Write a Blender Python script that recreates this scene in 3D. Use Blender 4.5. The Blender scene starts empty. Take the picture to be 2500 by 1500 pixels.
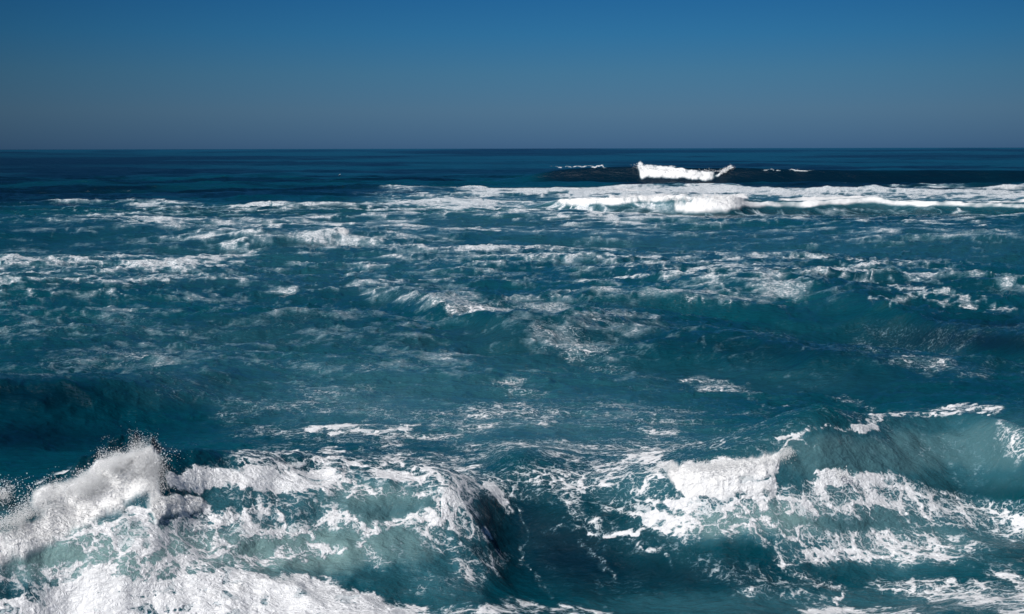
import bpy, math, random
import numpy as np

random.seed(7)
RNG = np.random.default_rng(11)
scene = bpy.context.scene
COL = scene.collection

# ------------------------------------------------------------------ camera
CAM_H = 6.0
F = 1250 / 0.36                 # focal length in photo pixels (2500 wide), 50 mm lens
PITCH = math.atan((750 - 363) / F)
cam_data = bpy.data.cameras.new('camera')
cam_data.lens = 50
cam_data.sensor_width = 36
cam_data.clip_start = 0.1
cam_data.clip_end = 90000
cam = bpy.data.objects.new('camera', cam_data)
cam.location = (0, 0, CAM_H)
cam.rotation_mode = 'XYZ'
cam.rotation_euler = (math.pi / 2 - PITCH, 0, 0)
cam.rotation_euler.rotate_axis('Z', math.radians(-0.11))
COL.objects.link(cam)
scene.camera = cam

# ------------------------------------------------------------------ sky, sun, exposure
SUN_EL, SUN_AZ = math.radians(43), math.radians(-132)   # azimuth measured from +Y (view) clockwise; behind left
world = bpy.data.worlds.new('World')
scene.world = world
world.use_nodes = True
wn, wl = world.node_tree.nodes, world.node_tree.links
wn.clear()
w_out = wn.new('ShaderNodeOutputWorld')
w_bg = wn.new('ShaderNodeBackground')
w_bg.inputs['Strength'].default_value = 0.1
sky = wn.new('ShaderNodeTexSky')
sky.sky_type = 'NISHITA'
sky.sun_disc = False
sky.sun_elevation = SUN_EL
sky.sun_rotation = SUN_AZ
sky.air_density = 1.0
sky.dust_density = 0.2
sky.ozone_density = 2.0
w_tc = wn.new('ShaderNodeTexCoord')
w_sep = wn.new('ShaderNodeSeparateXYZ')
w_ramp = wn.new('ShaderNodeValToRGB')
w_mul = wn.new('ShaderNodeMix'); w_mul.data_type = 'RGBA'; w_mul.blend_type = 'MULTIPLY'
w_mul.inputs[0].default_value = 1.0
cr = w_ramp.color_ramp
SKY_STOPS = [(0.0, (0.066, 0.175, 0.48)), (0.0045, (0.076, 0.19, 0.49)), (0.026, (0.110, 0.232, 0.475)), (0.052, (0.095, 0.252, 0.470)), (0.079, (0.060, 0.252, 0.49)), (0.102, (0.046, 0.230, 0.47)), (0.35, (0.07, 0.27, 0.52)), (1.0, (0.12, 0.32, 0.5))]
while len(cr.elements) < len(SKY_STOPS):
    cr.elements.new(0.5)
for e, (p, c) in zip(cr.elements, SKY_STOPS):
    e.position = p
    e.color = (*c, 1)
wl.new(w_tc.outputs['Generated'], w_sep.inputs[0])
wl.new(w_sep.outputs['Z'], w_ramp.inputs[0])
wl.new(sky.outputs[0], w_mul.inputs[6])
wl.new(w_ramp.outputs[0], w_mul.inputs[7])
# the deep band of polarised sky: darker towards both sides of the view
def wmath(op, a, b, clamp=False):
    x = wn.new('ShaderNodeMath'); x.operation = op; x.use_clamp = clamp
    for i, v in enumerate((a, b)):
        if isinstance(v, (int, float)):
            x.inputs[i].default_value = v
        else:
            wl.new(v, x.inputs[i])
    return x.outputs[0]
w_off = wmath('SUBTRACT', w_sep.outputs['X'], 0.03)
w_side = wmath('MAXIMUM', wmath('SUBTRACT', 1.0, wmath('MULTIPLY', wmath('MULTIPLY', w_off, w_off), 2.2)), 0.55)
wl.new(w_side, w_bg.inputs['Strength'])
w_pow = wmath('MULTIPLY', w_side, 0.088)
wl.new(w_pow, w_bg.inputs['Strength'])
wl.new(w_mul.outputs[2], w_bg.inputs['Color'])
wl.new(w_bg.outputs[0], w_out.inputs['Surface'])

sun_data = bpy.data.lights.new('sun', 'SUN')
sun_data.energy = 5.0
sun_data.angle = math.radians(0.53)
sun_data.color = (1.0, 0.955, 0.90)
sun = bpy.data.objects.new('sun', sun_data)
from mathutils import Vector
sd = Vector((math.sin(SUN_AZ) * math.cos(SUN_EL), math.cos(SUN_AZ) * math.cos(SUN_EL), math.sin(SUN_EL)))
sun.rotation_euler = sd.to_track_quat('Z', 'Y').to_euler()
sun.location = (-20, -20, 40)
COL.objects.link(sun)

scene.view_settings.view_transform = 'Standard'
scene.view_settings.look = 'None'
scene.view_settings.exposure = 0.10
scene.view_settings.gamma = 1.0
scene.render.engine = 'CYCLES'
scene.cycles.max_bounces = 12
scene.cycles.transparent_max_bounces = 16
scene.cycles.transmission_bounces = 8
scene.cycles.diffuse_bounces = 8
scene.cycles.glossy_bounces = 3
scene.cycles.caustics_reflective = False
scene.cycles.caustics_refractive = False
scene.cycles.sample_clamp_direct = 6
scene.cycles.sample_clamp_indirect = 4

# ------------------------------------------------------------------ small maths
K = 2500 / 2474.0                # my measurements of the photo were taken at 2474 px wide
V0 = 363.0                       # horizon row


def sstep(a, b, x):
    t = np.clip((x - a) / (b - a), 0, 1)
    return t * t * (3 - 2 * t)


def lattice(seed):
    return np.random.default_rng(seed).random((256, 256)).astype(np.float32)


_LAT = {}


def vnoise(x, y, seed=0):
    if seed not in _LAT:
        _LAT[seed] = lattice(seed)
    L = _LAT[seed]
    xf, yf = np.floor(x), np.floor(y)
    tx, ty = x - xf, y - yf
    xi, yi = xf.astype(np.int64) & 255, yf.astype(np.int64) & 255
    x1, y1 = (xi + 1) & 255, (yi + 1) & 255
    tx = tx * tx * tx * (tx * (tx * 6 - 15) + 10)
    ty = ty * ty * ty * (ty * (ty * 6 - 15) + 10)
    a = L[yi, xi] * (1 - tx) + L[yi, x1] * tx
    b = L[y1, xi] * (1 - tx) + L[y1, x1] * tx
    return a * (1 - ty) + b * ty


def fbm(x, y, seed=0, octv=4, gain=0.5):
    s, a, n = 0, 1.0, 0
    c, sn = 0.8, 0.6
    for i in range(octv):
        s = s + a * vnoise(x, y, seed + i)
        n += a
        a *= gain
        x, y = 2.03 * (c * x - sn * y) + 17.3, 2.03 * (sn * x + c * y) + 5.1
    return s / n


def flat_uv_to_xy(u, v):
    """photo column / row of a point of the still water -> ground position"""
    yup = (750 - v) / F
    dz = -math.sin(PITCH) + yup * math.cos(PITCH)
    dy = math.cos(PITCH) + yup * math.sin(PITCH)
    t = CAM_H / (-dz)
    return (u - 1250) / F * t, dy * t


def at(u, v, z=0.0):
    """photo column / row (2474 px measure) and height -> world point"""
    u, v = u * K, v * K
    yup = (750 - v) / F
    dz = -math.sin(PITCH) + yup * math.cos(PITCH)
    dy = math.cos(PITCH) + yup * math.sin(PITCH)
    t = (CAM_H - z) / (-dz)
    return ((u - 1250) / F * t, dy * t, z)


# ------------------------------------------------------------------ the grid of the sea
def steps(segs):
    out = []
    for a, b, s in segs:
        n = max(1, int(round(abs(b - a) / s)))
        out += list(np.linspace(a, b, n, endpoint=False))
    out.append(segs[-1][1])
    return np.array(out)


rows = steps([(3200, 1700, 30), (1700, 1540, 6), (1540, 1440, 1.6), (1440, 1200, 0.8), (1200, 900, 1.5), (900, 560, 1.5), (560, 524, 1.0), (524, 506, 0.15),
              (506, 462, 0.7), (462, 432, 0.09), (432, 400, 0.6), (400, 370, 0.5), (370, 364, 0.25), (364, 363.15, 0.1)])
cols = steps([(-5200, -900, 60), (-900, -60, 10), (-60, 2560, 2.0), (2560, 3400, 10), (3400, 7700, 60)])
NR, NC = len(rows), len(cols)
U, V = np.meshgrid(cols, rows)
X0, Y0 = flat_uv_to_xy(U, V)
LY = np.log(Y0)
print('grid', NR, NC, NR * NC, 'y', Y0.min(), Y0.max())

# ------------------------------------------------------------------ sculpted waves
# crest points (u, v as seen, height), front width m, back width m, lean
RIDGES = [
    # far breaking wall
    dict(name='far', pts=[(1150, 441, 0), (1240, 432, .6), (1310, 416, 1.8), (1380, 407, 2.5), (1440, 405, 2.65), (1530, 403, 2.8), (1560, 401, 2.95), (1640, 406, 2.6), (1730, 408, 2.45), (1765, 405, 2.67),
                          (1900, 411, 2.23), (2100, 413, 2.09), (2474, 414, 2.01), (2900, 416, 1.87), (3600, 420, 1.5)], wf=3.6, wb=14, lean=.35, wob=.25),
    # white roller in front of it
    dict(name='surf', pts=[(1250, 500, .0), (1350, 484, .8), (1450, 482, 1.1), (1550, 480, 1.2), (1600, 475, 1.35), (1640, 484, 1.2), (1690, 476, 1.5), (1780, 476, 1.5), (1830, 488, .9),
                           (1960, 488, .9), (2090, 480, 1.1), (2200, 490, .8), (2474, 493, .8), (2900, 495, .7)], wf=1.8, wb=7, lean=.5),
    dict(name='', pts=[(-200, 690, .35), (120, 668, .42), (330, 665, .4), (520, 658, .45), (700, 668, .4), (900, 676, .35), (1050, 720, .3)], wf=2.6, wb=6, lean=.3),
    dict(name='', pts=[(840, 690, 0), (980, 700, .3), (1090, 738, .55), (1250, 764, .7), (1400, 755, .7), (1550, 745, .5), (1750, 750, .25), (2000, 770, 0)], wf=2.6, wb=5, lean=.3),
    dict(name='', pts=[(1500, 672, 0), (1600, 666, .4), (1750, 680, .4), (1950, 676, .45), (2060, 682, .3), (2200, 690, .2), (2600, 700, .1)], wf=2.2, wb=5, lean=.3),
    dict(name='', pts=[(1900, 705, .2), (2130, 714, .65), (2300, 728, .95), (2474, 745, 1.0), (2900, 770, 1.0)], wf=3.4, wb=6, lean=.2),
    dict(name='', pts=[(-300, 880, .9), (0, 890, 1.0), (200, 900, .85), (420, 905, .5), (600, 900, .15), (760, 900, 0)], wf=3.0, wb=5, lean=.2),
    dict(name='', pts=[(1350, 790, 0), (1560, 795, .35), (1800, 800, .6), (2000, 830, .65), (2200, 850, .5), (2474, 870, .3), (2800, 890, .2)], wf=2.6, wb=4, lean=.2),
    dict(name='', pts=[(-200, 560, .3), (200, 545, .3), (500, 560, .35), (700, 585, .3), (900, 560, .3), (1300, 570, .2)], wf=3.5, wb=8, lean=.2),
    dict(name='', pts=[(300, 790, 0), (500, 770, .25), (800, 775, .4), (1000, 790, .35), (1200, 810, .1)], wf=2.4, wb=4, lean=.2),
    # foreground breakers
    dict(name='left', pts=[(-700, 1290, .7), (-200, 1280, .85), (0, 1285, .85), (60, 1262, .95), (150, 1195, 1.2), (250, 1152, 1.35), (310, 1128, 1.42), (355, 1116, 1.48), (385, 1150, 1.3), (410, 1182, 1.18), (450, 1150, 1.3), (500, 1128, 1.3), (600, 1120, 1.25),
                           (800, 1108, 1.15), (950, 1122, 1.1), (1060, 1140, 1.1), (1150, 1158, 1.0), (1200, 1168, .76), (1280, 1172, .48), (1360, 1178, .2), (1440, 1185, 0)], wf=2.1, wb=3.6, lean=.15, sm=.016, wob=.35),
    dict(name='right', pts=[(1150, 1190, .0), (1260, 1165, .7), (1350, 1150, .95), (1480, 1112, 1.1), (1600, 1104, 1.25), (1700, 1102, 1.3), (1850, 1080, 1.3), (1890, 1062, 1.35),
                            (2050, 1030, 1.3), (2200, 1002, 1.35), (2300, 990, 1.4), (2400, 1030, 1.35), (2474, 1058, 1.3), (2700, 1120, 1.1), (3200, 1150, .8)], wf=1.8, wb=3.8, lean=.12, sm=.022, wob=.2),
    # outer shoulder behind the right breaker
    dict(name='', pts=[(2150, 1000, 0), (2300, 985, .25), (2400, 970, .45), (2474, 968, .5), (2900, 980, .5)], wf=2.6, wb=4, lean=.2),
    # foam covered hump, lower right
    dict(name='', pts=[(1500, 1270, 0), (1700, 1215, .2), (1990, 1170, .5), (2150, 1190, .5), (2350, 1225, .4), (2600, 1250, .35)], wf=1.9, wb=1.2, lean=0, sm=.03, wob=.3),
    # apron under the left breaker
    dict(name='', pts=[(-300, 1330, .45), (200, 1300, .45), (500, 1290, .45), (800, 1270, .45), (1000, 1270, .4), (1110, 1275, .25), (1190, 1290, 0)], wf=1.5, wb=1.5, lean=0, sm=.03),
    # next small breaker at the very bottom
    dict(name='', pts=[(-400, 1400, .5), (0, 1395, .5), (450, 1380, .5), (700, 1395, .45), (900, 1440, .35), (1000, 1480, .3), (1200, 1452, .3), (1350, 1462, .2), (1450, 1490, 0)], wf=1.3, wb=1.0, lean=.1),
    dict(name='', pts=[(1700, 1500, .0), (2000, 1480, .2), (2200, 1470, .25), (2600, 1480, .3)], wf=1.4, wb=1.2, lean=.0),
]
# troughs: (u, v, depth, radius x m, radius y m)
TROUGHS = [(1340, 1345, .30, 2.0, 1.5), (1500, 1400, .2, 3.0, 1.6), (1950, 1420, .15, 4, 1.2), (2400, 1340, .35, 1.6, 1.0), (2350, 830, .5, 9, 3.2), (60, 960, .4, 6, 2.5),
           (60, 1060, .35, 5, 2), (1350, 830, .3, 8, 3), (100, 470, .6, 40, 25), (650, 850, .2, 8, 3), (1900, 905, .2, 8, 3)]

Z = np.zeros_like(X0)
DY = np.zeros_like(X0)
RAW = {}
for r in RIDGES:
    P = np.array([at(*p) for p in r['pts']])
    o = np.argsort(P[:, 0])
    P = P[o]
    # smooth interpolation of the crest line over x
    ymean = P[:, 1].mean()
    gx = np.linspace(P[0, 0] - .3 * ymean, P[-1, 0] + .3 * ymean, 1600)
    ker = np.exp(-((np.arange(-160, 161) * (gx[1] - gx[0])) / (r.get('sm', .010) * ymean)) ** 2)
    ker /= ker.sum()
    sm = lambda a: np.convolve(np.pad(a, 160, mode='edge'), ker, 'valid')
    yc = np.interp(X0, gx, sm(np.interp(gx, P[:, 0], P[:, 1])))
    hc = np.interp(X0, gx, sm(np.interp(gx, P[:, 0], P[:, 2])))
    wob = (fbm(X0 / (ymean * .035), Y0 / (ymean * .05), 60 + len(RAW), 3) - .5)
    yc = yc + wob * r['wf'] * r.get('wob', .6)
    s = Y0 - yc
    w = np.where(s < 0, r['wf'], r['wb'])
    prof = np.exp(-np.abs(s / w) ** np.where(s < 0, 1.7, 1.5))
    z = hc * prof
    z = z * np.exp(-((X0 - np.clip(X0, P[0, 0], P[-1, 0])) / (ymean * .3)) ** 2)
    # trough digging just before the front
    z = z - hc * .16 * np.exp(-((s + 1.9 * r['wf']) / (1.0 * r['wf'])) ** 2)
    Z = Z + z
    DY = DY - r['lean'] * np.clip(z, 0, None) ** 2 / max(.4, P[:, 2].max())
    r['s'] = s
    if r['name']:
        RAW[r['name']] = (s, z, hc, P, r)
    else:
        r['s'] = None
for (u, v, d, rx, ry) in TROUGHS:
    x, y, _ = at(u, v, -d)
    Z = Z - d * np.exp(-((X0 - x) / rx) ** 2 - ((Y0 - y) / ry) ** 2)

# the thrown up sheet of white water on the left breaker's crest
s_, z_, h_, P_, r_ = RAW['left']
ex = np.array([at(u, 1150, 1.3)[0] for u in (-100, 0, 90, 160, 240, 290, 330, 360, 376, 392, 430, 470, 520)])
eh = np.interp(X0, ex, [.10, .16, .12, .14, .20, .26, .34, .36, .26, .02, .05, .07, 0])
eh = .62 * eh * (.35 + 1.3 * fbm(X0 * 5.5, Y0 * .3, 90, 4))
Z = Z + eh * np.exp(-((s_ + .18) / .24) ** 2)

ZS = Z.copy()                                   # sculpted height without chop
VA = (V0 + (V - V0) * (CAM_H - ZS) / CAM_H * (Y0 / np.maximum(Y0 + DY, 1))) / K   # row at which that point of the surface shows, 2474 px measure
UA = (1250 + (U - 1250) * (Y0 / np.maximum(Y0 + DY, 1))) / K

# ------------------------------------------------------------------ chop and swell
row_sp = np.abs(np.gradient(Y0[:, 0]))[:, None]
col_sp = (X0[:, NC // 2 + 1] - X0[:, NC // 2])[:, None]
H = np.zeros_like(X0)
HX = np.zeros_like(X0)
HY = np.zeros_like(X0)
calm = (1 - .55 * sstep(180, 700, Y0[:, :1])) * (.42 + .58 * sstep(26, 45, Y0[:, :1]))
NW = 90
lam = np.exp(RNG.uniform(math.log(.35), math.log(38), NW))
# keep the rows' resolution in mind
for L in sorted(lam):
    th = RNG.normal(0, .55) + (math.pi if RNG.random() < .15 else 0)
    kx, ky = math.sin(th) * 2 * math.pi / L, -math.cos(th) * 2 * math.pi / L
    a = .0050 * L ** .9 * RNG.uniform(.5, 1.3)
    if L > 12:
        a *= .75
    if .8 < L < 5:
        a = a * (.45 + .55 * sstep(26, 45, Y0[:, :1]))
    wy = sstep(1.6, 3.5, L / (row_sp * abs(math.cos(th)) + 1e-6)) * sstep(1.6, 3.5, L / (col_sp * 2 * abs(math.sin(th)) + 1e-6))
    lo = np.where(wy[:, 0] > .001)[0]
    if len(lo) == 0:
        continue
    i1 = lo.max() + 1
    ph = kx * X0[:i1] + ky * Y0[:i1] + RNG.uniform(0, 6.28)
    # group modulation so that the pattern never looks like plain sines
    A = (a[:i1] if isinstance(a, np.ndarray) else a) * wy[:i1]
    sn, cs = np.sin(ph), np.cos(ph)
    H[:i1] += A * cs
    HX[:i1] -= A * sn * math.sin(th)
    HY[:i1] += A * sn * math.cos(th)
grp = .35 + 1.1 * fbm(X0 / 9, Y0 / 6, 3, 3)
# ridged small chop (pointed little peaks)
def ridged(x, y, seed, octv=4):
    s, a, n = 0, 1., 0
    for i in range(octv):
        s = s + a * (1 - np.abs(2 * vnoise(x, y, seed + i) - 1)) ** 1.6
        n += a; a *= .5
        x, y = 2.1 * (.83 * x - .55 * y) + 3.1, 2.1 * (.55 * x + .83 * y) + 9.7
    return s / n
wx = fbm(X0 / 1.7, Y0 / 1.2, 21, 3) - .5
fadeA = 1 - sstep(40, 90, Y0)
fadeB = sstep(18, 60, Y0) * (1 - sstep(150, 320, Y0))
fadeC = sstep(80, 200, Y0) * (1 - sstep(900, 2000, Y0))
RA = ridged(X0 / 1.5 + wx, Y0 / .8 + wx, 31) - .5
RB = ridged(X0 / 5. + wx, Y0 / 2.2 + wx, 36) - .5
RC = ridged(X0 / 22., Y0 / 12., 41) - .5
RID = (ridged(X0 / 2.2 - wx, Y0 / 1.3 + wx, 26) - .5) * .20 * sstep(24, 34, Y0) * (1 - sstep(70, 110, Y0)) + (RA * .07 + (ridged(X0 / .55 + wx, Y0 / .4 + wx, 46) - .5) * .035) * fadeA + RB * .34 * fadeB + RC * .9 * fadeC
CH = H * grp * calm + RID
for nm, kk, dd in (('far', .85, 14.), ('surf', .6, 7.)):
    CH = CH * (1 - kk * np.exp(-(RAW[nm][0] / dd) ** 2) * np.clip(RAW[nm][2] / .8, 0, 1))

# ------------------------------------------------------------------ foam coverage, as strokes laid on the water
# (u0, v0, u1, v1, half width u, half width v, amount)
FOAM = [
    # carpet behind and around the white roller
    (1180, 464, 2600, 465, 60, 9, .70), (1400, 476, 2600, 476, 60, 9, .64), (1150, 462, 1700, 466, 60, 7, .55), (960, 468, 1250, 470, 80, 10, .42), (1080, 490, 1400, 505, 140, 20, .55),
    (900, 500, 1200, 500, 160, 14, .45), (1000, 540, 1250, 520, 120, 16, .4), (600, 505, 1000, 495, 160, 12, .36), (350, 495, 400, 495, 50, 6, .5), (180, 490, 300, 491, 60, 4, .35),
    (1500, 520, 2474, 515, 200, 12, .42), (1700, 540, 2400, 535, 200, 16, .30), (2100, 538, 2400, 540, 60, 5, .45), (500, 540, 800, 530, 200, 12, .36), (150, 580, 700, 560, 200, 16, .34),
    (0, 590, 300, 600, 120, 16, .34), (420, 580, 620, 572, 60, 6, .45), (800, 590, 1000, 600, 90, 8, .3), (820, 580, 830, 580, 22, 10, .6), (1300, 580, 2000, 575, 250, 12, .34),
    (1770, 577, 1860, 578, 50, 5, .45),
    # mid belt
    (0, 640, 300, 640, 200, 24, 0.5), (300, 655, 420, 640, 80, 14, 0.5), (390, 640, 580, 606, 40, 8, 0.84), (400, 640, 540, 636, 60, 8, 0.72), (700, 625, 880, 640, 100, 18, 0.5), (0, 690, 230, 672, 70, 9, 0.72),
    (240, 690, 330, 668, 25, 10, 0.72), (330, 665, 560, 660, 60, 8, 0.72), (560, 655, 760, 680, 90, 12, 0.5), (700, 685, 920, 676, 60, 6, 0.74), (930, 680, 1090, 700, 70, 22, 0.74), (980, 640, 1200, 640, 110, 24, 0.45),
    (1060, 720, 1200, 745, 70, 14, 0.78), (1200, 755, 1330, 740, 80, 16, 0.84), (1130, 765, 1500, 748, 54, 8.1, 0.577), (1240, 720, 1340, 715, 60, 14, 0.67), (1350, 690, 1640, 664, 60, 8, 0.52), (1400, 640, 1600, 640, 120, 16, 0.46),
    (1560, 672, 1740, 664, 50, 5, 0.72), (1660, 690, 1900, 690, 70, 12, 0.5), (1690, 715, 1860, 705, 60, 8, 0.72), (1750, 725, 1790, 740, 30, 8, 0.67), (1900, 660, 2080, 668, 50, 6, 0.52), (2000, 655, 2100, 665, 50, 8, 0.45), (2060, 684, 2250, 688, 60, 5, 0.5),
    (2130, 715, 2300, 722, 30, 3.5, 0.87), (2300, 724, 2440, 742, 30, 4, 0.92), (2250, 670, 2474, 680, 90, 14, 0.38), (2300, 610, 2450, 625, 90, 6, 0.4), (1100, 620, 1300, 625, 120, 10, 0.4),
    (560, 700, 760, 720, 90, 14, 0.42), (620, 750, 670, 748, 26, 7, 0.8), (250, 760, 330, 790, 50, 22, 0.42), (60, 780, 120, 800, 81, 27, 0.281), (0, 740, 200, 730, 90, 12, 0.36),
    (740, 790, 800, 800, 81, 18.9, 0.281), (840, 820, 1000, 790, 81, 13.5, 0.266), (900, 770, 1060, 770, 108, 13.5, 0.252), (1440, 775, 1540, 768, 54, 8.1, 0.607), (1460, 790, 1500, 800, 37.8, 13.5, 0.548), (1420, 785, 1430, 790, 13.5, 10.8, 0.37),
    (1330, 820, 1400, 860, 54, 24.3, 0.496), (1380, 850, 1480, 880, 67.5, 18.9, 0.37), (1120, 870, 1240, 860, 67.5, 8.1, 0.281), (1480, 900, 1620, 935, 54, 10.8, 0.311), (1720, 930, 1790, 935, 45.9, 10.8, 0.548), (1810, 945, 1830, 950, 29.7, 13.5, 0.548), (1860, 972, 1880, 974, 30, 4, 0.5),
    (2080, 800, 2130, 815, 40.5, 18.9, 0.496), (2180, 830, 2300, 845, 81, 12.15, 0.34), (2200, 865, 2260, 870, 60.75, 16.2, 0.533), (2280, 880, 2474, 885, 81, 12.15, 0.37), (2060, 840, 2100, 855, 54, 10.8, 0.296),
    (0, 880, 300, 882, 135, 12.15, 0.311), (0, 905, 500, 900, 81, 18.9, 0.266), (430, 940, 540, 960, 81, 35.1, 0.296), (620, 885, 800, 920, 81, 16.2, 0.266), (850, 960, 900, 980, 60, 14, 0.4), (640, 970, 560, 1010, 60, 14, 0.32),
    (1250, 930, 1300, 940, 48.6, 13.5, 0.496), (1150, 940, 1250, 960, 81, 21.6, 0.266), (1280, 990, 1360, 1000, 70, 14, 0.42), (780, 1032, 900, 1042, 50, 10, 0.74), (880, 1050, 970, 1045, 40, 10, 0.67), (950, 1075, 1100, 1060, 60, 14, 0.42),
    (2060, 965, 2110, 970, 30, 6, 0.45), (1560, 990, 2000, 1000, 150, 8, 0.3), (2320, 972, 2380, 975, 40, 7, 0.72), (1350, 1040, 1700, 1040, 120, 10, 0.25), (1000, 1000, 1200, 1010, 120, 20, 0.25),
    # crest of the right breaker
    (1880, 1055, 2100, 1012, 30, 5, .5), (2050, 1030, 2080, 1022, 26, 12, .68), (2080, 1022, 2260, 998, 30, 5, .55), (2260, 995, 2340, 992, 30, 8, .45), (2330, 1000, 2474, 1080, 30, 26, .30), (2380, 1070, 2474, 1120, 40, 30, .34), (2100, 1060, 2300, 1140, 60, 30, .22),
    (1490, 1110, 1560, 1112, 24, 6, .7), (1560, 1120, 1590, 1135, 12, 10, .6), (1850, 1100, 1885, 1062, 6, 4, .42), (1885, 1062, 1960, 1080, 8, 3, .4), (1650, 1060, 1760, 1078, 20, 3, .35),
    # white fall and churned water under it
    (1620, 1140, 1835, 1125, 20, 26, .95), (1630, 1175, 1820, 1180, 24, 20, .95), (1620, 1215, 1860, 1215, 40, 16, .62), (1700, 1235, 1900, 1235, 60, 20, .56), (1600, 1260, 1800, 1280, 60, 26, .54), (1560, 1270, 1640, 1300, 30, 14, .55), (1860, 1200, 1930, 1240, 30, 20, .6), (1560, 1200, 1530, 1240, 20, 20, .4),
    # hump with lace to the right
    (1900, 1240, 1990, 1150, 30, 12, .66), (1990, 1150, 2120, 1180, 40, 12, .66), (2000, 1200, 2250, 1240, 110, 40, .56), (2120, 1190, 2474, 1290, 60, 26, .62), (2100, 1225, 2150, 1235, 26, 12, .75), (2250, 1260, 2474, 1310, 80, 26, .55), (1900, 1290, 2200, 1310, 120, 22, .5),
    (2000, 1340, 2250, 1350, 120, 22, .62), (1950, 1290, 2100, 1340, 100, 18, .5), (1800, 1300, 1900, 1330, 60, 12, .42), (2380, 1230, 2474, 1240, 60, 14, .5), (2250, 1370, 2400, 1380, 80, 10, .42),
    (1880, 1350, 2000, 1430, 22, 12, .5), (2010, 1440, 2014, 1474, 8, 8, .5), (2150, 1420, 2474, 1470, 100, 24, .44), (2400, 1400, 2474, 1430, 40, 12, .5), (1980, 1490, 2200, 1495, 60, 12, .6), (1820, 1440, 1950, 1460, 60, 10, .36),
    (1450, 1285, 1510, 1286, 26, 6, .75), (1700, 1370, 2000, 1480, 100, 14, .25),
    # strands in the dark hollow
    (1255, 1240, 1265, 1290, 4.03, 5.952, 0.413), (1265, 1290, 1238, 1345, 4.03, 5.952, 0.443), (1238, 1345, 1270, 1400, 4.03, 5.952, 0.413), (1270, 1400, 1330, 1440, 4.836, 5.952, 0.266), (1400, 1310, 1440, 1350, 6.448, 5.952, 0.325), (1440, 1350, 1480, 1390, 6.448, 5.208, 0.354),
    (1500, 1300, 1530, 1340, 5.642, 5.952, 0.425), (1530, 1340, 1570, 1355, 6.448, 5.208, 0.413), (1570, 1355, 1600, 1385, 5.642, 5.208, 0.413), (1330, 1282, 1400, 1280, 14, 4, 0.4), (1200, 1190, 1225, 1230, 16, 18, 0.62), (1240, 1180, 1262, 1240, 6.448, 14.88, 0.325), (1380, 1190, 1420, 1250, 14, 18, 0.45), (1430, 1170, 1560, 1260, 36, 16, 0.42),
    (1300, 1140, 1400, 1180, 70, 18, 0.42), (1480, 1215, 1560, 1250, 30, 12, 0.5),
    (1240, 1300, 1420, 1290, 60, 60, .22), (1420, 1260, 1600, 1330, 60, 30, .26), (1330, 1400, 1560, 1440, 60, 30, .2), (1560, 1330, 1900, 1420, 90, 20, .26), (1300, 1200, 1480, 1200, 60, 24, .34),
    # crest and lace under the left breaker
    (430, 1150, 620, 1150, 30, 26, .8), (620, 1145, 780, 1160, 50, 26, .62), (560, 1130, 760, 1108, 40, 6, .55), (810, 1103, 870, 1115, 20, 8, .7), (930, 1135, 1000, 1150, 30, 12, .7), (800, 1120, 1040, 1112, 60, 8, .45), (1020, 1125, 1130, 1125, 40, 6, .5), (780, 1170, 960, 1190, 80, 12, .5),
    (1160, 1165, 1200, 1195, 22, 12, .7), (1060, 1190, 1110, 1230, 36, 20, .5), (860, 1200, 1000, 1195, 70, 12, .52), (640, 1200, 760, 1230, 80, 16, .42), (1075, 1215, 1078, 1240, 6, 14, .85), (1060, 1250, 1150, 1280, 40, 20, .5), (1040, 1300, 1170, 1360, 40, 34, .42), (1090, 1340, 1150, 1400, 30, 30, .38),
    (520, 1260, 640, 1240, 60, 20, .6), (560, 1250, 620, 1280, 50, 10, .68), (640, 1290, 800, 1260, 90, 20, .58), (680, 1340, 760, 1320, 60, 14, .5), (800, 1250, 880, 1290, 50, 14, .6), (860, 1320, 900, 1380, 26, 18, .55), (900, 1280, 1060, 1260, 60, 14, .5), (940, 1320, 1000, 1400, 40, 20, .34),
    (420, 1260, 520, 1300, 80, 30, .58), (300, 1260, 420, 1300, 80, 40, .54), (150, 1270, 300, 1300, 90, 50, .56), (380, 1230, 480, 1230, 40, 26, .6), (200, 1370, 500, 1360, 120, 26, .5), (500, 1340, 620, 1360, 70, 20, .5), (60, 1350, 160, 1370, 80, 16, .5), (0, 1370, 100, 1400, 60, 14, .5),
    # dense foam at the lower left
    (0, 1445, 700, 1430, 80, 22, .85), (300, 1400, 700, 1410, 80, 16, .8), (500, 1445, 860, 1450, 60, 22, .9), (0, 1480, 900, 1485, 60, 24, .95), (640, 1410, 820, 1440, 50, 12, .85), (860, 1470, 960, 1490, 40, 14, .8), (120, 1420, 220, 1400, 40, 10, .75), (0, 1560, 1000, 1560, 100, 60, .95),
    (960, 1490, 1200, 1466, 40, 10, .5), (1180, 1460, 1420, 1476, 40, 9, .48), (1100, 1500, 1600, 1520, 60, 20, .6), (1000, 1440, 1100, 1400, 50, 16, .34),
    (1500, 1640, 2600, 1640, 100, 60, .45), (-900, 1500, -100, 1450, 80, 60, .8), (-900, 640, -200, 660, 100, 40, .5), (2700, 480, 3400, 480, 100, 20, .7), (2700, 1300, 3400, 1350, 100, 60, .6),
]
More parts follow.
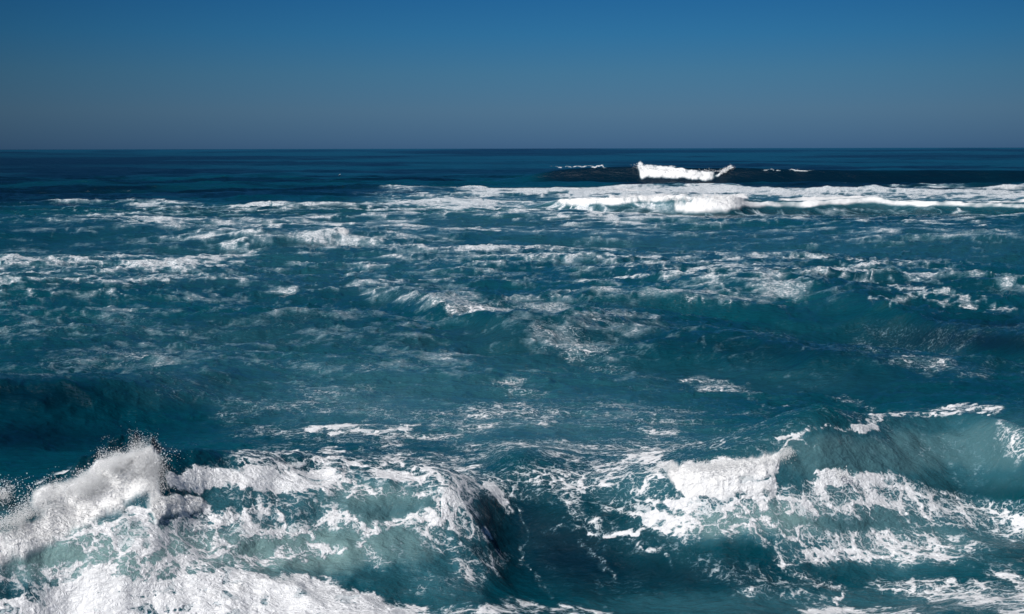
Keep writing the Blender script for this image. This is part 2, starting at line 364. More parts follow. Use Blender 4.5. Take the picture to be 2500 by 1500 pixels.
# stretches of solid white water, and thin glints painted along the far crest
WHITE = [
    (1547, 399, 1551, 424, 5, 7, .9), (1556, 405, 1630, 412, 12, 6, .85), (1630, 414, 1705, 419, 16, 4, .72), (1562, 414, 1640, 420, 12, 7, .9), (1640, 420, 1712, 426, 16, 5.5, .8), (1570, 426, 1705, 432, 18, 4.5, .8), (1732, 428, 1766, 404, 4, 2.5, .8), (1420, 403, 1450, 404, 16, 1.0, .9), (1350, 405, 1400, 404, 20, .5, .7), (1850, 413, 1880, 413, 8, .5, .7), (1920, 414, 1960, 415, 12, .8, .8),
    (1365, 490, 1480, 488, 22, 9, .85), (1480, 487, 1600, 482, 20, 9, .9), (1600, 480, 1640, 480, 20, 6, .8), (1640, 500, 1790, 494, 12, 14, .85), (1690, 488, 1790, 486, 16, 10, .9), (1800, 497, 1960, 495, 20, 6, .8), (1960, 494, 2100, 487, 20, 7, .85), (2100, 488, 2220, 497, 20, 6, .8), (2220, 497, 2620, 499, 20, 5.5, .8), (2600, 499, 3300, 505, 40, 6, .8),
    (1250, 460, 1500, 462, 60, 4, .4), (1500, 460, 2600, 461, 60, 6, .4),
    (1605, 1135, 1650, 1175, 16, 24, 1.0), (1650, 1150, 1840, 1118, 16, 28, .85), (1650, 1185, 1820, 1185, 20, 14, .6),
    (480, 1150, 560, 1150, 20, 20, .55), (360, 1215, 480, 1215, 16, 20, .8), (-60, 1330, 60, 1300, 30, 34, .9), (255, 1130, 362, 1100, 22, 30, 1.0), (100, 1190, 255, 1140, 22, 26, .8), (60, 1300, 200, 1215, 28, 40, 1.0), (200, 1205, 350, 1140, 26, 48, 1.0), (362, 1130, 374, 1230, 9, 26, .95), (374, 1235, 470, 1215, 14, 18, .9),
    (550, 1430, 650, 1400, 60, 12, .5), (0, 1480, 860, 1490, 60, 16, .4), (830, 580, 826, 575, 14, 7, .8),
]
# milky, aerated water; the broad mid-water stroke also paints in sky sheen
MILK = [
    (300, 1340, 700, 1330, 200, 60, .85), (100, 1300, 300, 1300, 120, 70, .7), (900, 1230, 1000, 1260, 120, 60, .5), (950, 1340, 1050, 1400, 90, 60, .35), (600, 1200, 1000, 1180, 120, 40, .35), (1000, 980, 1300, 1000, 300, 70, .32), (500, 930, 900, 960, 160, 50, .12),
    (2000, 1120, 2400, 1080, 180, 70, .50), (1500, 1150, 1560, 1180, 60, 40, .3), (1700, 1260, 1800, 1260, 120, 40, .7), (2000, 1250, 2200, 1330, 200, 50, .5), (1800, 1470, 2300, 1470, 300, 26, .3), (1300, 1050, 1700, 1070, 300, 30, .15),
    (1100, 490, 2474, 490, 200, 12, .35), (1100, 545, 1500, 560, 260, 30, .12), (600, 560, 1000, 540, 300, 40, .1), (500, 840, 1100, 860, 300, 50, .12), (1600, 910, 1800, 920, 300, 30, .10), (0, 640, 900, 640, 200, 40, .12), (1700, 600, 2300, 590, 300, 30, .15),
]


def paint(strokes, edge=1.0, union=True):
    out = np.zeros_like(X0)
    for (u0, v0, u1, v1, ru, rv, amt) in strokes:
        lo, hi = min(v0, v1) - 2.2 * rv, max(v0, v1) + 2.2 * rv
        ul, uh = min(u0, u1) - 2.2 * ru, max(u0, u1) + 2.2 * ru
        rr = np.where((VA.min(1) < hi) & (VA.max(1) > lo))[0]
        cc = np.where((UA.min(0) < uh) & (UA.max(0) > ul))[0]
        if len(rr) == 0 or len(cc) == 0:
            continue
        sl = (slice(rr[0], rr[-1] + 1), slice(cc[0], cc[-1] + 1))
        a, b = UAW[sl], VAW[sl]
        du, dv = (u1 - u0) / ru, (v1 - v0) / rv
        pu, pv = (a - u0) / ru, (b - v0) / rv
        L2 = du * du + dv * dv
        t = np.clip((pu * du + pv * dv) / L2, 0, 1) if L2 > 1e-6 else 0
        d = np.sqrt((pu - t * du) ** 2 + (pv - t * dv) ** 2)
        g = amt * (1 - sstep(.35, 1.9, d))
        out[sl] = 1 - (1 - out[sl]) * (1 - g) if union else np.maximum(out[sl], g)
    return out


# edges of the strokes wander with the water
w1 = fbm(X0 / Y0 * 30, LY * 22, 71, 4) - .5
w2 = fbm(X0 / Y0 * 30 + 40, LY * 22 + 9, 75, 4) - .5
w3 = fbm(X0 / Y0 * 150, LY * 110, 81, 3) - .5
w4 = fbm(X0 / Y0 * 150 + 11, LY * 110 + 3, 85, 3) - .5
UAW = UA + (w1 * 90 + w3 * 30) * np.clip((VA - 363) / 400, .12, 1)
VAW = VA + (w2 * 46 + w4 * 22) * np.clip((VA - 363) / 400, .02, 1)
C = paint(FOAM, union=False)
C = .7 * C + .3 * paint(FOAM)
belt = sstep(535, 600, VA) * (1 - sstep(720, 800, VA))
C = np.maximum(C, (.20 + .40 * fbm(X0 / Y0 * 14, LY * 16, 280, 4)) * belt * (1 - .4 * sstep(1700, 2300, UA)))
mid2 = sstep(720, 780, VA) * (1 - sstep(900, 960, VA))
C = np.maximum(C, (.02 + .50 * fbm(X0 / Y0 * 15, LY * 17, 283, 4)) * mid2)
thin = sstep(480, 520, VA) * (1 - sstep(560, 620, VA)) * sstep(-200, 700, UA)
C = np.maximum(C, .62 * fbm(X0 / Y0 * 12, LY * 22, 285, 4) * thin)
C = C * (1 - .14 * sstep(560, 620, VA) * (1 - sstep(1150, 1200, VA)))
C = C * (1 - (.20 + .08 * sstep(1100, 1300, UA)) * sstep(1150, 1200, VA) * (1 - sstep(1370, 1420, VA)) - .12 * sstep(1370, 1420, VA))
softbelt = sstep(478, 500, VA) * (1 - sstep(600, 660, VA)) * (.55 + .45 * sstep(0, 500, UA)) * (1 - .5 * sstep(1400, 2000, UA))
C = np.maximum(C, (.12 + .62 * fbm(X0 / Y0 * 9, LY * 14, 281, 4)) * softbelt)
near_thin = sstep(880, 960, VA) * (1 - sstep(1180, 1250, VA))
C = np.maximum(C, (.08 + .44 * fbm(X0 / Y0 * 16, LY * 20, 287, 4)) * near_thin * sstep(300, 700, UA) * (1 - .5 * sstep(1500, 2000, UA)))
M = paint(MILK)
UAW = UA + w1 * 26 * np.clip((VA - 363) / 400, .1, 1)
far_rag = (fbm(X0 / Y0 * 260, X0 * 0 + 3.3, 88, 3) - .5) * 9 * (1 - sstep(440, 455, VA)) * sstep(396, 402, VA)
VAW = VA + far_rag + w2 * 18 * np.clip((VA - 363) / 400, .02 + .10 * sstep(450, 470, VA), 1) + (fbm(X0 / Y0 * 110, LY * 10, 79, 3) - .5) * 7 * sstep(455, 470, VA) * (1 - sstep(520, 600, VA))
WH = paint(WHITE)
FALL = [(1520, 405, 1770, 425, 20, 20, 1), (1600, 1150, 1840, 1130, 40, 50, 1), (480, 1150, 800, 1150, 40, 30, 1), (1350, 485, 1800, 490, 20, 12, 1), (60, 1290, 350, 1130, 40, 40, .5)]
FA = paint(FALL)

# ------------------------------------------------------------------ foam pattern (filaments, cells, torn patches) at several real scales
def lace(x, y, seed):
    wxx = (fbm(x * .9, y * .9, seed + 50, 3) - .5) * 1.5
    wyy = (fbm(x * .9 + 31, y * .9 + 7, seed + 60, 3) - .5) * 1.5
    n1 = vnoise(x + wxx, y + wyy, seed)
    n2 = vnoise((x + wxx) * 2.1 + 5, (y + wyy) * 2.1, seed + 1)
    n3 = fbm((x + wyy) * 4.7, (y + wxx) * 4.7, seed + 2, 3)
    l1 = 1 - np.abs(2 * n1 - 1) * 1.9
    l2 = 1 - np.abs(2 * n2 - 1) * 1.6
    return np.maximum(l1, l2 * .9) * .72 + n3 * .30


def band(lo0, lo1, hi0, hi1):
    return sstep(lo0, lo1, LY) * (1 - sstep(hi0, hi1, LY))


ln = math.log
pat = np.zeros_like(X0); wsum = np.zeros_like(X0) + 1e-6
for (sx, sy, w, sd_) in [(.62, .50, band(-9, -8, ln(24), ln(34)), 100), (1.0, .95, band(ln(22), ln(32), ln(42), ln(60)), 110), (1.2, 1.2, band(ln(38), ln(55), ln(80), ln(120)), 120),
                         (3.0, 3.2, band(ln(70), ln(110), ln(180), ln(260)), 140), (10., 11., band(ln(160), ln(240), ln(600), ln(900)), 160), (60, 90, band(ln(500), ln(800), 30, 31), 180)]:
    pat += w * lace(X0 / sx, Y0 / sy, sd_)
    wsum += w
pat = pat / wsum
chn = np.clip(RID / (.10 * fadeA + .22 * fadeB + .5 * fadeC + .02), -1.2, 1.2)
crest = np.clip(CH / (.12 + .0015 * Y0), -1, 1.3)
soft = fbm(X0 / Y0 * 60, LY * 40, 290, 4) - .5
thr = 1.0 - C * 1.12 + .35 * soft
pat = .68 * pat + .32 * lace(X0 / Y0 * 16, LY * 20, 195)
FO = sstep(-.16, .38, pat + .13 * crest * (C > .05) + .10 * chn - thr - .0)
FO = np.where(C > .01, FO, 0) * sstep(0, .12, C)
# sparse flecks riding on the smallest crests everywhere in the surf zone
fl = sstep(.76, .96, fbm(X0 / .5, Y0 / .22, 210, 4) + .16 * chn) * band(ln(26), ln(34), ln(70), ln(120)) * sstep(.4, .65, fbm(X0 / 6, Y0 / 3, 220, 3))
FO = np.maximum(FO, .7 * fl)
streak = fbm(X0 / Y0 * 420, LY * 30 + ZS * 1.2, 230, 4)
blob = fbm(X0 / Y0 * 90, LY * 70, 235, 5)
WHN = sstep(.3, .95, WH + .75 * (streak * FA + blob * (1 - FA) - .5) * sstep(.02, .4, WH))
FO = np.maximum(FO, WHN)
near = 1 - sstep(40, 72, Y0)
web = C * (.62 + .95 * (fbm(X0 / .75 + wx, Y0 / .6, 261, 4) - .0) - .10) + .10 * chn * C
WEB = np.clip(web, 0, 1) * near * (1 - .28 * sstep(27, 36, Y0))
dense = sstep(.62, .95, C + .5 * (fbm(X0 / .4, Y0 / .35, 265, 4) - .5))
FO = FO * (1 - near) + near * np.maximum(dense, (.35 + .45 * sstep(26, 36, Y0)) * FO)
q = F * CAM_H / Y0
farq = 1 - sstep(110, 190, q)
GUST_SHADE = farq * (sstep(.42, .66, fbm(X0 / Y0 * 7, q / 7, 401, 4)) * .8 + .5 * sstep(.5, .8, fbm(X0 / Y0 * 22, q / 3, 405, 3)))  # far wind bands, their darker reflection put into the water colour
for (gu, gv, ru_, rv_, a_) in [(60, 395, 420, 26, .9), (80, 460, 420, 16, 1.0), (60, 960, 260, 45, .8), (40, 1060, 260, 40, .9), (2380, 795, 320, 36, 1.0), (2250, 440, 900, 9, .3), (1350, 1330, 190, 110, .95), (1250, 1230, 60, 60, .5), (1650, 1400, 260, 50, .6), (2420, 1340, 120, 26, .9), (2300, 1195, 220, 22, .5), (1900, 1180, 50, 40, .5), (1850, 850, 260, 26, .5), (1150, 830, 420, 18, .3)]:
    GUST_SHADE = GUST_SHADE + a_ * np.exp(-((UA - gu) / ru_) ** 2 - ((VA - gv) / rv_) ** 2)  # shade of wave faces, hollow and troughs painted into the water colour
GUST_SHADE = np.clip(GUST_SHADE, 0, 1)
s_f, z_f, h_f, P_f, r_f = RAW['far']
wall = sstep(-10, -5, s_f) * (s_f < 1.5) * sstep(.8, 2.3, h_f) * (.92 + .25 * fbm(X0 / 6, Y0 / 1.5, 440, 3))  # darkness of the far wave's face, painted into the water colour
GUST_SHADE = np.maximum(GUST_SHADE, np.clip(wall, 0, 1)) * (1 - .6 * M)
M = np.clip(M + .16 * C, 0, 1)

# ------------------------------------------------------------------ final surface: foam is lumpy and stands a little proud
lump = ridged(X0 / .5, Y0 / .34, 250, 4) * (1 - sstep(50, 100, Y0)) + 3.0 * ridged(X0 / 2.2, Y0 / 1.6, 255, 3) * sstep(70, 120, Y0)
Z = Z + CH * (1 - .35 * M) + lump * (.03 * FO * C + .05 * WHN * (1 - .7 * FA * (Y0 < 60)))
QX = HX * .9
QY = HY * .9
X = X0 + QX
Y = Y0 + QY + DY - WHN * (.05 - .035 * FA) * (fbm(X0 / .12, Y0 / .4 + ZS * .8, 270, 3))
# the far edge of the sheet lies flat
flat = sstep(9000, 15000, Y0)
Z = Z * (1 - flat)

# where the line of sight through a photo point meets the finished surface
_vv = 750 - F * ((Z - CAM_H) * math.cos(PITCH) + Y * math.sin(PITCH)) / (Y * math.cos(PITCH) - (Z - CAM_H) * math.sin(PITCH))
_vv = _vv / K


def on_surface(u, v):
    c = np.clip(np.searchsorted(cols, u * K), 1, NC - 2)
    res = np.zeros((len(u), 3))
    for i in range(len(u)):
        k_ = np.argmax(_vv[:, c[i]] <= v[i])
        res[i] = (X[k_, c[i]], Y[k_, c[i]], Z[k_, c[i]])
    return res


# ------------------------------------------------------------------ materials
def mat(name):
    m = bpy.data.materials.new(name)
    m.use_nodes = True
    nt = m.node_tree
    nt.nodes.clear()
    return m, nt.nodes, nt.links


def math_node(n, l, op, a, b=None, c=None, clamp=False):
    x = n.new('ShaderNodeMath'); x.operation = op; x.use_clamp = clamp
    for i, v in enumerate((a, b, c)):
        if v is None:
            continue
        if isinstance(v, (int, float)):
            x.inputs[i].default_value = v
        else:
            l.new(v, x.inputs[i])
    return x.outputs[0]


def mix_rgb(n, l, f, a, b):
    x = n.new('ShaderNodeMix'); x.data_type = 'RGBA'
    for i, v in ((0, f), (6, a), (7, b)):
        if isinstance(v, (int, float)):
            x.inputs[i].default_value = v
        elif isinstance(v, tuple):
            x.inputs[i].default_value = (*v, 1)
        else:
            l.new(v, x.inputs[i])
    return x.outputs[2]


def noise(n, l, vec, scale, detail=4, rough=.55, dist=0.0):
    x = n.new('ShaderNodeTexNoise')
    x.inputs['Scale'].default_value = scale
    x.inputs['Detail'].default_value = detail
    x.inputs['Roughness'].default_value = rough
    x.inputs['Distortion'].default_value = dist
    l.new(vec, x.inputs['Vector'])
    return x.outputs['Fac']


def attr(n, name):
    x = n.new('ShaderNodeAttribute'); x.attribute_name = name
    return x.outputs['Fac']


def ramp(n, l, v, a, b):
    x = n.new('ShaderNodeMapRange'); x.interpolation_type = 'SMOOTHSTEP'
    l.new(v, x.inputs[0])
    x.inputs[1].default_value = a; x.inputs[2].default_value = b
    return x.outputs[0]


def water_material():
    m, n, l = mat('sea_water_and_foam')
    out = n.new('ShaderNodeOutputMaterial')
    geo = n.new('ShaderNodeNewGeometry')
    pos = geo.outputs['Position']
    mp = n.new('ShaderNodeMapping'); mp.inputs['Scale'].default_value = (1, 1.7, 1.4); l.new(pos, mp.inputs[0])
    foam, milk, white = attr(n, 'foam'), attr(n, 'milk'), attr(n, 'white')
    far, web, gust_shade = attr(n, 'far'), attr(n, 'web'), attr(n, 'gust_shade')
    fine = noise(n, l, mp.outputs[0], 9.0, 5, .68, .6)
    mid = noise(n, l, mp.outputs[0], 2.2, 4, .6, .5)
    M_ = lambda op, x, y=None, z=None: math_node(n, l, op, x, y, z)
    k = M_('ADD', foam, M_('MULTIPLY', M_('SUBTRACT', fine, .5), 1.6))
    k = M_('ADD', k, M_('MULTIPLY', M_('SUBTRACT', mid, .5), .6))
    # torn foam of the middle distance
    fa = M_('MAXIMUM', M_('MULTIPLY', ramp(n, l, k, .02, .95), .36), ramp(n, l, k, .55, 1.15))
    fa = M_('MULTIPLY', fa, ramp(n, l, foam, .0, .25))
    # cellular webs of the near water
    wn_ = n.new('ShaderNodeTexNoise'); wn_.inputs['Scale'].default_value = 1.7; wn_.inputs['Detail'].default_value = 4; wn_.inputs['Roughness'].default_value = .62
    l.new(pos, wn_.inputs['Vector'])
    vs = n.new('ShaderNodeVectorMath'); vs.operation = 'MULTIPLY_ADD'
    l.new(wn_.outputs['Color'], vs.inputs[0]); vs.inputs[1].default_value = (.85, .85, .85); l.new(pos, vs.inputs[2])
    lace_ = None
    for sc_, amt, wgt in ((2.1, .62, 1.0), (5.2, .50, .85), (11.0, .42, .6)):
        vo = n.new('ShaderNodeTexVoronoi'); vo.feature = 'DISTANCE_TO_EDGE'
        vo.inputs['Scale'].default_value = sc_
        l.new(vs.outputs[0], vo.inputs['Vector'])
        e = M_('SUBTRACT', M_('MULTIPLY', M_('MULTIPLY', web, web), amt), vo.outputs['Distance'])
        e = M_('ADD', e, M_('MULTIPLY', M_('SUBTRACT', fine, .53), .36))
        e = M_('MULTIPLY', ramp(n, l, e, -.02, .055), wgt)
        lace_ = e if lace_ is None else M_('MAXIMUM', lace_, e)
    lace_ = M_('MULTIPLY', lace_, ramp(n, l, web, .08, .42))
    wveil = M_('MULTIPLY', M_('MULTIPLY', ramp(n, l, web, .15, .8), ramp(n, l, mid, .3, .7)), .32)
    fm = M_('MAXIMUM', fa, M_('MAXIMUM', lace_, wveil))
    fm = math_node(n, l, 'MAXIMUM', fm, white, clamp=True)
    k = M_('ADD', k, lace_)
    # water body
    deep = mix_rgb(n, l, ramp(n, l, noise(n, l, pos, .05, 3), .35, .65), (.0002, .033, .053), (.0004, .056, .077))
    deep = mix_rgb(n, l, far, deep, (.0003, .045, .075))  # distance tint: sky reflection put into the body colour
    deep = mix_rgb(n, l, gust_shade, deep, (.0004, .011, .024))  # wind bands and painted shade darken the body colour
    body = mix_rgb(n, l, math_node(n, l, 'MULTIPLY', milk, 2.2, clamp=True), deep, (.024, .098, .128))
    body = mix_rgb(n, l, math_node(n, l, 'MULTIPLY_ADD', milk, 1.7, -.7, clamp=True), body, (.175, .285, .285))
    wat = n.new('ShaderNodeBsdfPrincipled')
    l.new(body, wat.inputs['Base Color'])
    wat.inputs['IOR'].default_value = 1.34
    l.new(M_('SUBTRACT', .5, M_('MULTIPLY', gust_shade, .22)), wat.inputs['Specular IOR Level'])
    rough = math_node(n, l, 'ADD', .07, math_node(n, l, 'MULTIPLY', far, .26))
    l.new(rough, wat.inputs['Roughness'])
    # ripples
    r1 = noise(n, l, mp.outputs[0], 3.6, 7, .66, .3)
    r2 = noise(n, l, mp.outputs[0], .55, 5, .62, .3)
    r3 = noise(n, l, mp.outputs[0], 1.5, 6, .64, .2)
    mix_r = math_node(n, l, 'ADD', math_node(n, l, 'MULTIPLY', r1, .16), math_node(n, l, 'MULTIPLY', r2, .50))
    mix_r = math_node(n, l, 'ADD', mix_r, math_node(n, l, 'MULTIPLY', math_node(n, l, 'MULTIPLY', r3, .45), ramp(n, l, far, .0, .25)))
    bmp = n.new('ShaderNodeBump'); bmp.inputs['Strength'].default_value = .75; bmp.inputs['Distance'].default_value = .6
    l.new(mix_r, bmp.inputs['Height'])
    l.new(bmp.outputs[0], wat.inputs['Normal'])
    # foam
    fo = n.new('ShaderNodeBsdfPrincipled')
    fcol = mix_rgb(n, l, white, mix_rgb(n, l, fm, (.15, .36, .46), (.80, .82, .85)), (.86, .87, .88))
    l.new(fcol, fo.inputs['Base Color'])
    fo.inputs['Roughness'].default_value = .75
    fo.inputs['Specular IOR Level'].default_value = .25
    b2 = n.new('ShaderNodeBump'); b2.inputs['Strength'].default_value = .65; b2.inputs['Distance'].default_value = .12
    l.new(k, b2.inputs['Height'])
    l.new(b2.outputs[0], fo.inputs['Normal'])
    ms = n.new('ShaderNodeMixShader')
    l.new(fm, ms.inputs[0]); l.new(wat.outputs[0], ms.inputs[1]); l.new(fo.outputs[0], ms.inputs[2])
    l.new(ms.outputs[0], out.inputs['Surface'])
    return m


WATER = water_material()


def spray_material():
    m, n, l = mat('white_spray')
    out = n.new('ShaderNodeOutputMaterial')
    geo = n.new('ShaderNodeNewGeometry')
    c = mix_rgb(n, l, noise(n, l, geo.outputs['Position'], 3.0, 3), (.93, .96, .99), (.97, .98, 1.0))
    d = n.new('ShaderNodeBsdfDiffuse'); l.new(c, d.inputs[0])
    # light scattered from drop to drop evens out the shading inside the cloud
    nv = n.new('ShaderNodeVectorMath'); nv.operation = 'MULTIPLY_ADD'
    l.new(geo.outputs['Normal'], nv.inputs[0]); nv.inputs[1].default_value = (.55, .55, .55); nv.inputs[2].default_value = (-.35, -.45, .7)
    nn = n.new('ShaderNodeVectorMath'); nn.operation = 'NORMALIZE'; l.new(nv.outputs[0], nn.inputs[0])
    l.new(nn.outputs[0], d.inputs['Normal'])
    t = n.new('ShaderNodeBsdfTranslucent'); l.new(c, t.inputs[0])
    ms = n.new('ShaderNodeMixShader'); ms.inputs[0].default_value = .40
    l.new(d.outputs[0], ms.inputs[1]); l.new(t.outputs[0], ms.inputs[2])
    tr = n.new('ShaderNodeBsdfTransparent')                       # drops let light through
    m2 = n.new('ShaderNodeMixShader'); m2.inputs[0].default_value = .38
    l.new(ms.outputs[0], m2.inputs[1]); l.new(tr.outputs[0], m2.inputs[2])
    l.new(m2.outputs[0], out.inputs[0])
    return m


SPRAY = spray_material()


def link(o, parent=None, **props):
    COL.objects.link(o)
    if parent is not None:
        o.parent = parent
    for k_, v_ in props.items():
        o[k_] = v_
    return o


def np_mesh(name, co, quads, material, attrs=None, smooth=True):
    me = bpy.data.meshes.new(name)
    nv, nf, w = len(co), len(quads), quads.shape[1]
    me.vertices.add(nv)
    me.vertices.foreach_set('co', co.astype(np.float32).ravel())
    me.loops.add(nf * w)
    me.loops.foreach_set('vertex_index', quads.astype(np.int32).ravel())
    me.polygons.add(nf)
    me.polygons.foreach_set('loop_start', np.arange(0, nf * w, w, dtype=np.int32))
    me.polygons.foreach_set('use_smooth', np.full(nf, smooth, dtype=bool))
    me.update(calc_edges=True)
    me.materials.append(material)
    for k_, v_ in (attrs or {}).items():
        a = me.attributes.new(k_, 'FLOAT', 'POINT')
        a.data.foreach_set('value', v_.astype(np.float32).ravel())
    return bpy.data.objects.new(name, me)


# ------------------------------------------------------------------ cut the sheet into the open sea and the breaking waves
CO = np.stack([X, Y, Z], -1).reshape(-1, 3)
far_attr = sstep(ln(40), ln(600), LY) * 1.0
ATT = {'foam': FO, 'web': WEB, 'gust_shade': GUST_SHADE, 'milk': M, 'white': WHN, 'far': far_attr}
idx = np.arange(NR * NC).reshape(NR, NC)
quads = np.stack([idx[:-1, :-1], idx[:-1, 1:], idx[1:, 1:], idx[1:, :-1]], -1)
owner = np.zeros((NR - 1, NC - 1), np.int8)


def region(name, u0, u1, front, back, hmin):
    s, z, hc, P, r = RAW[name]
    m = (UA > u0) & (UA < u1) & (s > -front) & (s < back) & (hc > hmin)
    return m[:-1, :-1]


owner[region('far', 1290, 3700, 5.2, 9, .5)] = 1
owner[region('surf', 1330, 3200, 2.8, 4, .35)] = 2
owner[region('left', -900, 1205, 2.6, 2.2, .3)] = 3
owner[region('right', 1205, 3300, 2.4, 2.2, .3) & (owner != 3)] = 4


def piece(k_, name):
    q = quads[owner == k_].reshape(-1, 4)
    used, inv = np.unique(q, return_inverse=True)
    return np_mesh(name, CO[used], inv.reshape(-1, 4), WATER, {a: b.reshape(-1)[used] for a, b in ATT.items()})


link(piece(0, 'sea'), kind='structure')
wave_far = link(piece(1, 'breaking_wave'), label='far dark wave wall with a short white curl, behind the foam carpet near the horizon', category='wave')
wave_surf = link(piece(2, 'surf_roller'), label='long low roller of bright white surf just in front of the far dark wave wall', category='wave')
wave_left = link(piece(3, 'breaking_wave'), label='near breaking wave throwing up a plume of white spray over lacy foam', category='wave')
wave_right = link(piece(4, 'breaking_wave'), label='near green wave with a white spill on its lip beside a dark hollow', category='wave')


# ------------------------------------------------------------------ spray: droplets in the air
TET = np.array([(1, 1, 1), (-1, -1, 1), (-1, 1, -1), (1, -1, -1)], float) * .75
TEF = np.array([(0, 2, 1), (0, 1, 3), (0, 3, 2), (1, 2, 3)])


def droplets(name, pts, rad, parent):
    n_ = len(pts)
    st = np.ones((n_, 1, 3)); st[:, 0, 2] = RNG.uniform(.7, 1.6, n_)
    co = (pts[:, None, :] + TET[None] * rad[:, None, None] * st).reshape(-1, 3)
    f = (TEF[None] + (np.arange(n_) * 4)[:, None, None]).reshape(-1, 3)
    return link(np_mesh(name, co, f, SPRAY), parent, kind='stuff')


def cloud(poly, n_, up, spread_x, spread_y, rmin, rmax, bias=1.0, zj=0.02):
    """droplets around a line of points (u, v, z, weight, height of throw)"""
    P = [(at(u, v, z), w, h) for (u, v, z, w, h) in poly]
    ws = np.array([(P[i][1] + P[i + 1][1]) / 2 for i in range(len(P) - 1)])
    seg = RNG.choice(len(ws), n_, p=ws / ws.sum())
    t = RNG.random(n_)
    A = np.array([p[0] for p in P]); Hh = np.array([p[2] for p in P])
    base = A[seg] * (1 - t[:, None]) + A[seg + 1] * t[:, None]
    uu = np.array([p[0] for p in poly]); vv = np.array([p[1] for p in poly])
    base = on_surface(uu[seg] * (1 - t) + uu[seg + 1] * t, vv[seg] * (1 - t) + vv[seg + 1] * t)
    base[:, 1] -= spread_y * .8
    hh = Hh[seg] * (1 - t) + Hh[seg + 1] * t
    # torn into tongues
    tong = fbm(base[:, 0] * 3.1, base[:, 1] * 1.0, 300, 3)
    hh = hh * (.45 + 1.1 * tong)
    q = np.abs(RNG.normal(0, .5, n_)) ** bias
    q = np.minimum(q, RNG.uniform(.8, 1.9, n_))
    base[:, 2] += q * hh + up + RNG.normal(0, zj, n_)
    base[:, 0] += RNG.normal(0, spread_x, n_) + .25 * q * hh * RNG.normal(.3, .6, n_)
    base[:, 1] += RNG.normal(0, spread_y, n_)
    clump = fbm(base[:, 0] * 5, base[:, 2] * 5 + base[:, 1], 310, 3)
    keep = clump + RNG.normal(0, .05, n_) > .40 + .10 * q
    base, q = base[keep], q[keep]
    r = rmin + (rmax - rmin) * RNG.random(len(base)) ** 3
    return base, r


plume = [(-60, 1285, .9, .5, .14), (30, 1262, .7, .7, .16), (110, 1225, .9, 1.0, .18), (200, 1172, 1.15, 1.4, .23), (290, 1132, 1.4, 1.9, .29), (345, 1112, 1.5, 1.9, .30), (375, 1130, 1.25, .8, .12), (382, 1200, 1.0, .3, .08)]
p1, r1 = cloud(plume, 80000, -.05, .10, .16, .0025, .006, 1.3, .05)
p2, r2 = cloud([(-150, 1230, 1.2, 1, .25), (0, 1220, 1.1, .8, .25), (30, 1200, 1.1, .3, .2)], 9000, 0, .12, .2, .003, .008)
p3, r3 = cloud([(20, 1230, 1.3, 1, .25), (120, 1190, 1.4, 1, .25), (300, 1125, 1.6, 2, .28), (380, 1115, 1.5, .8, .28)], 3000, 0, .2, .3, .003, .010)
droplets('spray', np.concatenate([p1, p2, p3]), np.concatenate([r1, r2, r3]), wave_left)
p1, r1 = cloud([(1560, 1122, 1.15, .3, .06), (1600, 1126, 1.25, .8, .08), (1700, 1122, 1.3, 1, .08), (1850, 1100, 1.3, .8, .08), (1875, 1080, 1.35, .2, .06)], 9000, -.04, .05, .12, .003, .007)
p2, r2 = cloud([(1600, 1130, .7, 1, .10), (1850, 1110, .65, 1, .10)], 1500, -.03, .12, .06, .003, .006)
p3, r3 = cloud([(1975, 1150, .8, 1, .14), (2010, 1152, .8, 1, .12)], 700, -.02, .05, .1, .005, .011)
droplets('spray', np.concatenate([p1, p2, p3]), np.concatenate([r1, r2, r3]), wave_right)
p1, r1 = cloud([(1535, 402, 2.6, 1, .8), (1570, 404, 2.6, 1, .5), (1640, 409, 2.6, .7, .3), (1730, 411, 2.6, .6, .3)], 3500, -.45, .5, .6, .02, .06)
p2, r2 = cloud([(1738, 422, 1.2, 1, .5), (1766, 403, 2.8, 1, .3)], 1500, -.1, .25, .4, .03, .07)
droplets('spray', np.concatenate([p1, p2]), np.concatenate([r1, r2]), wave_far)
p1, r1 = cloud([(1360, 486, .9, .6, .3), (1590, 478, 1.2, 1, .5), (1640, 484, 1.2, .4, .3), (1700, 476, 1.5, 1, .4), (1780, 478, 1.5, 1, .3)], 2500, -.1, .2, .5, .015, .05)
droplets('spray', p1, r1, wave_surf)

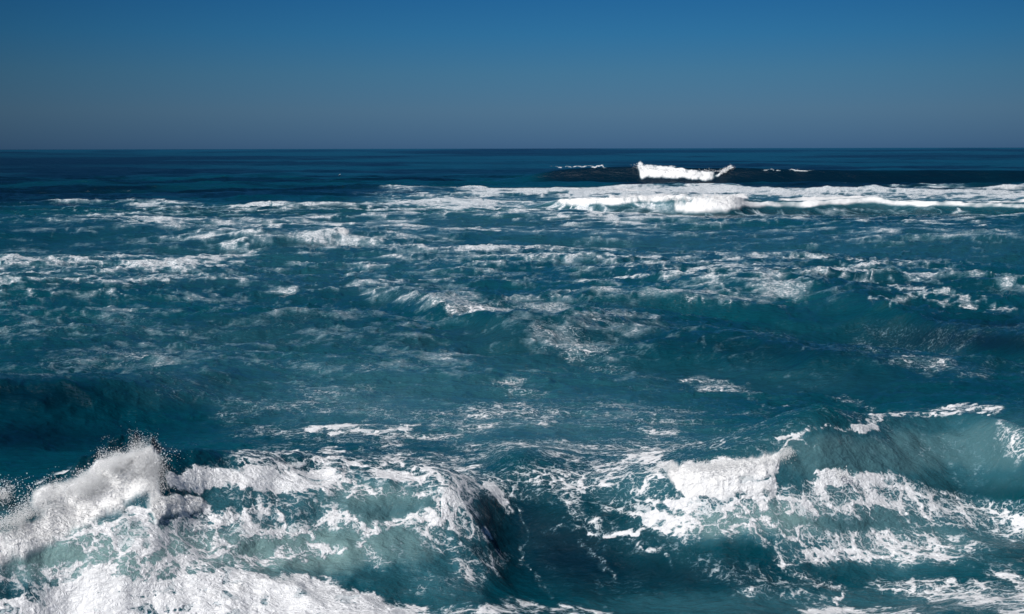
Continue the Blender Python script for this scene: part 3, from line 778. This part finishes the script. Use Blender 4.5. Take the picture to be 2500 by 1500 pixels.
# ------------------------------------------------------------------ a seabird sitting on the water, far out
def seabird(loc):
    import bmesh
    root = bpy.data.objects.new('seabird', None)
    root.location = loc
    root.rotation_euler = (0, 0, math.radians(70))
    link(root, label='tiny pale seabird floating alone on the dark open water beyond the foam', category='bird')

    def plain(name, c, rough=.7):
        m, n, l = mat(name)
        o = n.new('ShaderNodeOutputMaterial'); b = n.new('ShaderNodeBsdfPrincipled'); g = n.new('ShaderNodeNewGeometry')
        l.new(mix_rgb(n, l, noise(n, l, g.outputs['Position'], 25, 3), tuple(x * .85 for x in c), c), b.inputs['Base Color'])
        b.inputs['Roughness'].default_value = rough
        l.new(b.outputs[0], o.inputs[0])
        return m
    white, grey, yellow, dark = plain('white_feathers', (.8, .8, .8)), plain('grey_feathers', (.35, .37, .4)), plain('yellow_beak', (.7, .45, .08), .4), plain('black_wingtip', (.03, .03, .03))

    def lathe(name, rings, material, seg=16):
        co, fs = [], []
        for (x, z, ry, rz) in rings:
            for i in range(seg):
                a = 2 * math.pi * i / seg
                co.append((x, ry * math.cos(a), z + rz * math.sin(a)))
        for i in range(len(rings) - 1):
            for j in range(seg):
                k2 = (j + 1) % seg
                fs.append((i * seg + j, i * seg + k2, (i + 1) * seg + k2, (i + 1) * seg + j))
        return link(np_mesh(name, np.array(co), np.array(fs), material), root)
    lathe('body', [(-.30, .12, .004, .004), (-.26, .115, .05, .02), (-.18, .09, .085, .06), (-.05, .06, .11, .095), (.08, .06, .105, .1), (.17, .10, .07, .085), (.215, .17, .045, .055), (.235, .22, .042, .045),
                   (.25, .265, .045, .042), (.285, .27, .035, .035), (.31, .265, .012, .012), (.315, .265, .001, .001)], white)
    lathe('beak', [(.305, .262, .012, .011), (.34, .258, .008, .009), (.365, .25, .001, .001)], yellow, 8)
    for sy in (-1, 1):
        w_ = lathe('wing', [(.10, .10, .004, .01), (.06, .105, .018, .05), (-.08, .11, .02, .055), (-.22, .125, .014, .03), (-.34, .15, .004, .006)], grey)
        w_.location = (0, sy * .095, 0)
        tp = lathe('wing_tip', [(-.30, .143, .006, .012), (-.36, .155, .006, .009), (-.42, .165, .001, .001)], dark, 8)
        tp.parent = w_


bx, by, _ = at(821, 427, 0)
j = int(np.argmin(np.abs(Y0[:, 0] - by))); i_ = int(np.argmin(np.abs(X0[j] - bx)))
seabird((bx, by, float(Z[j, i_]) + .0))
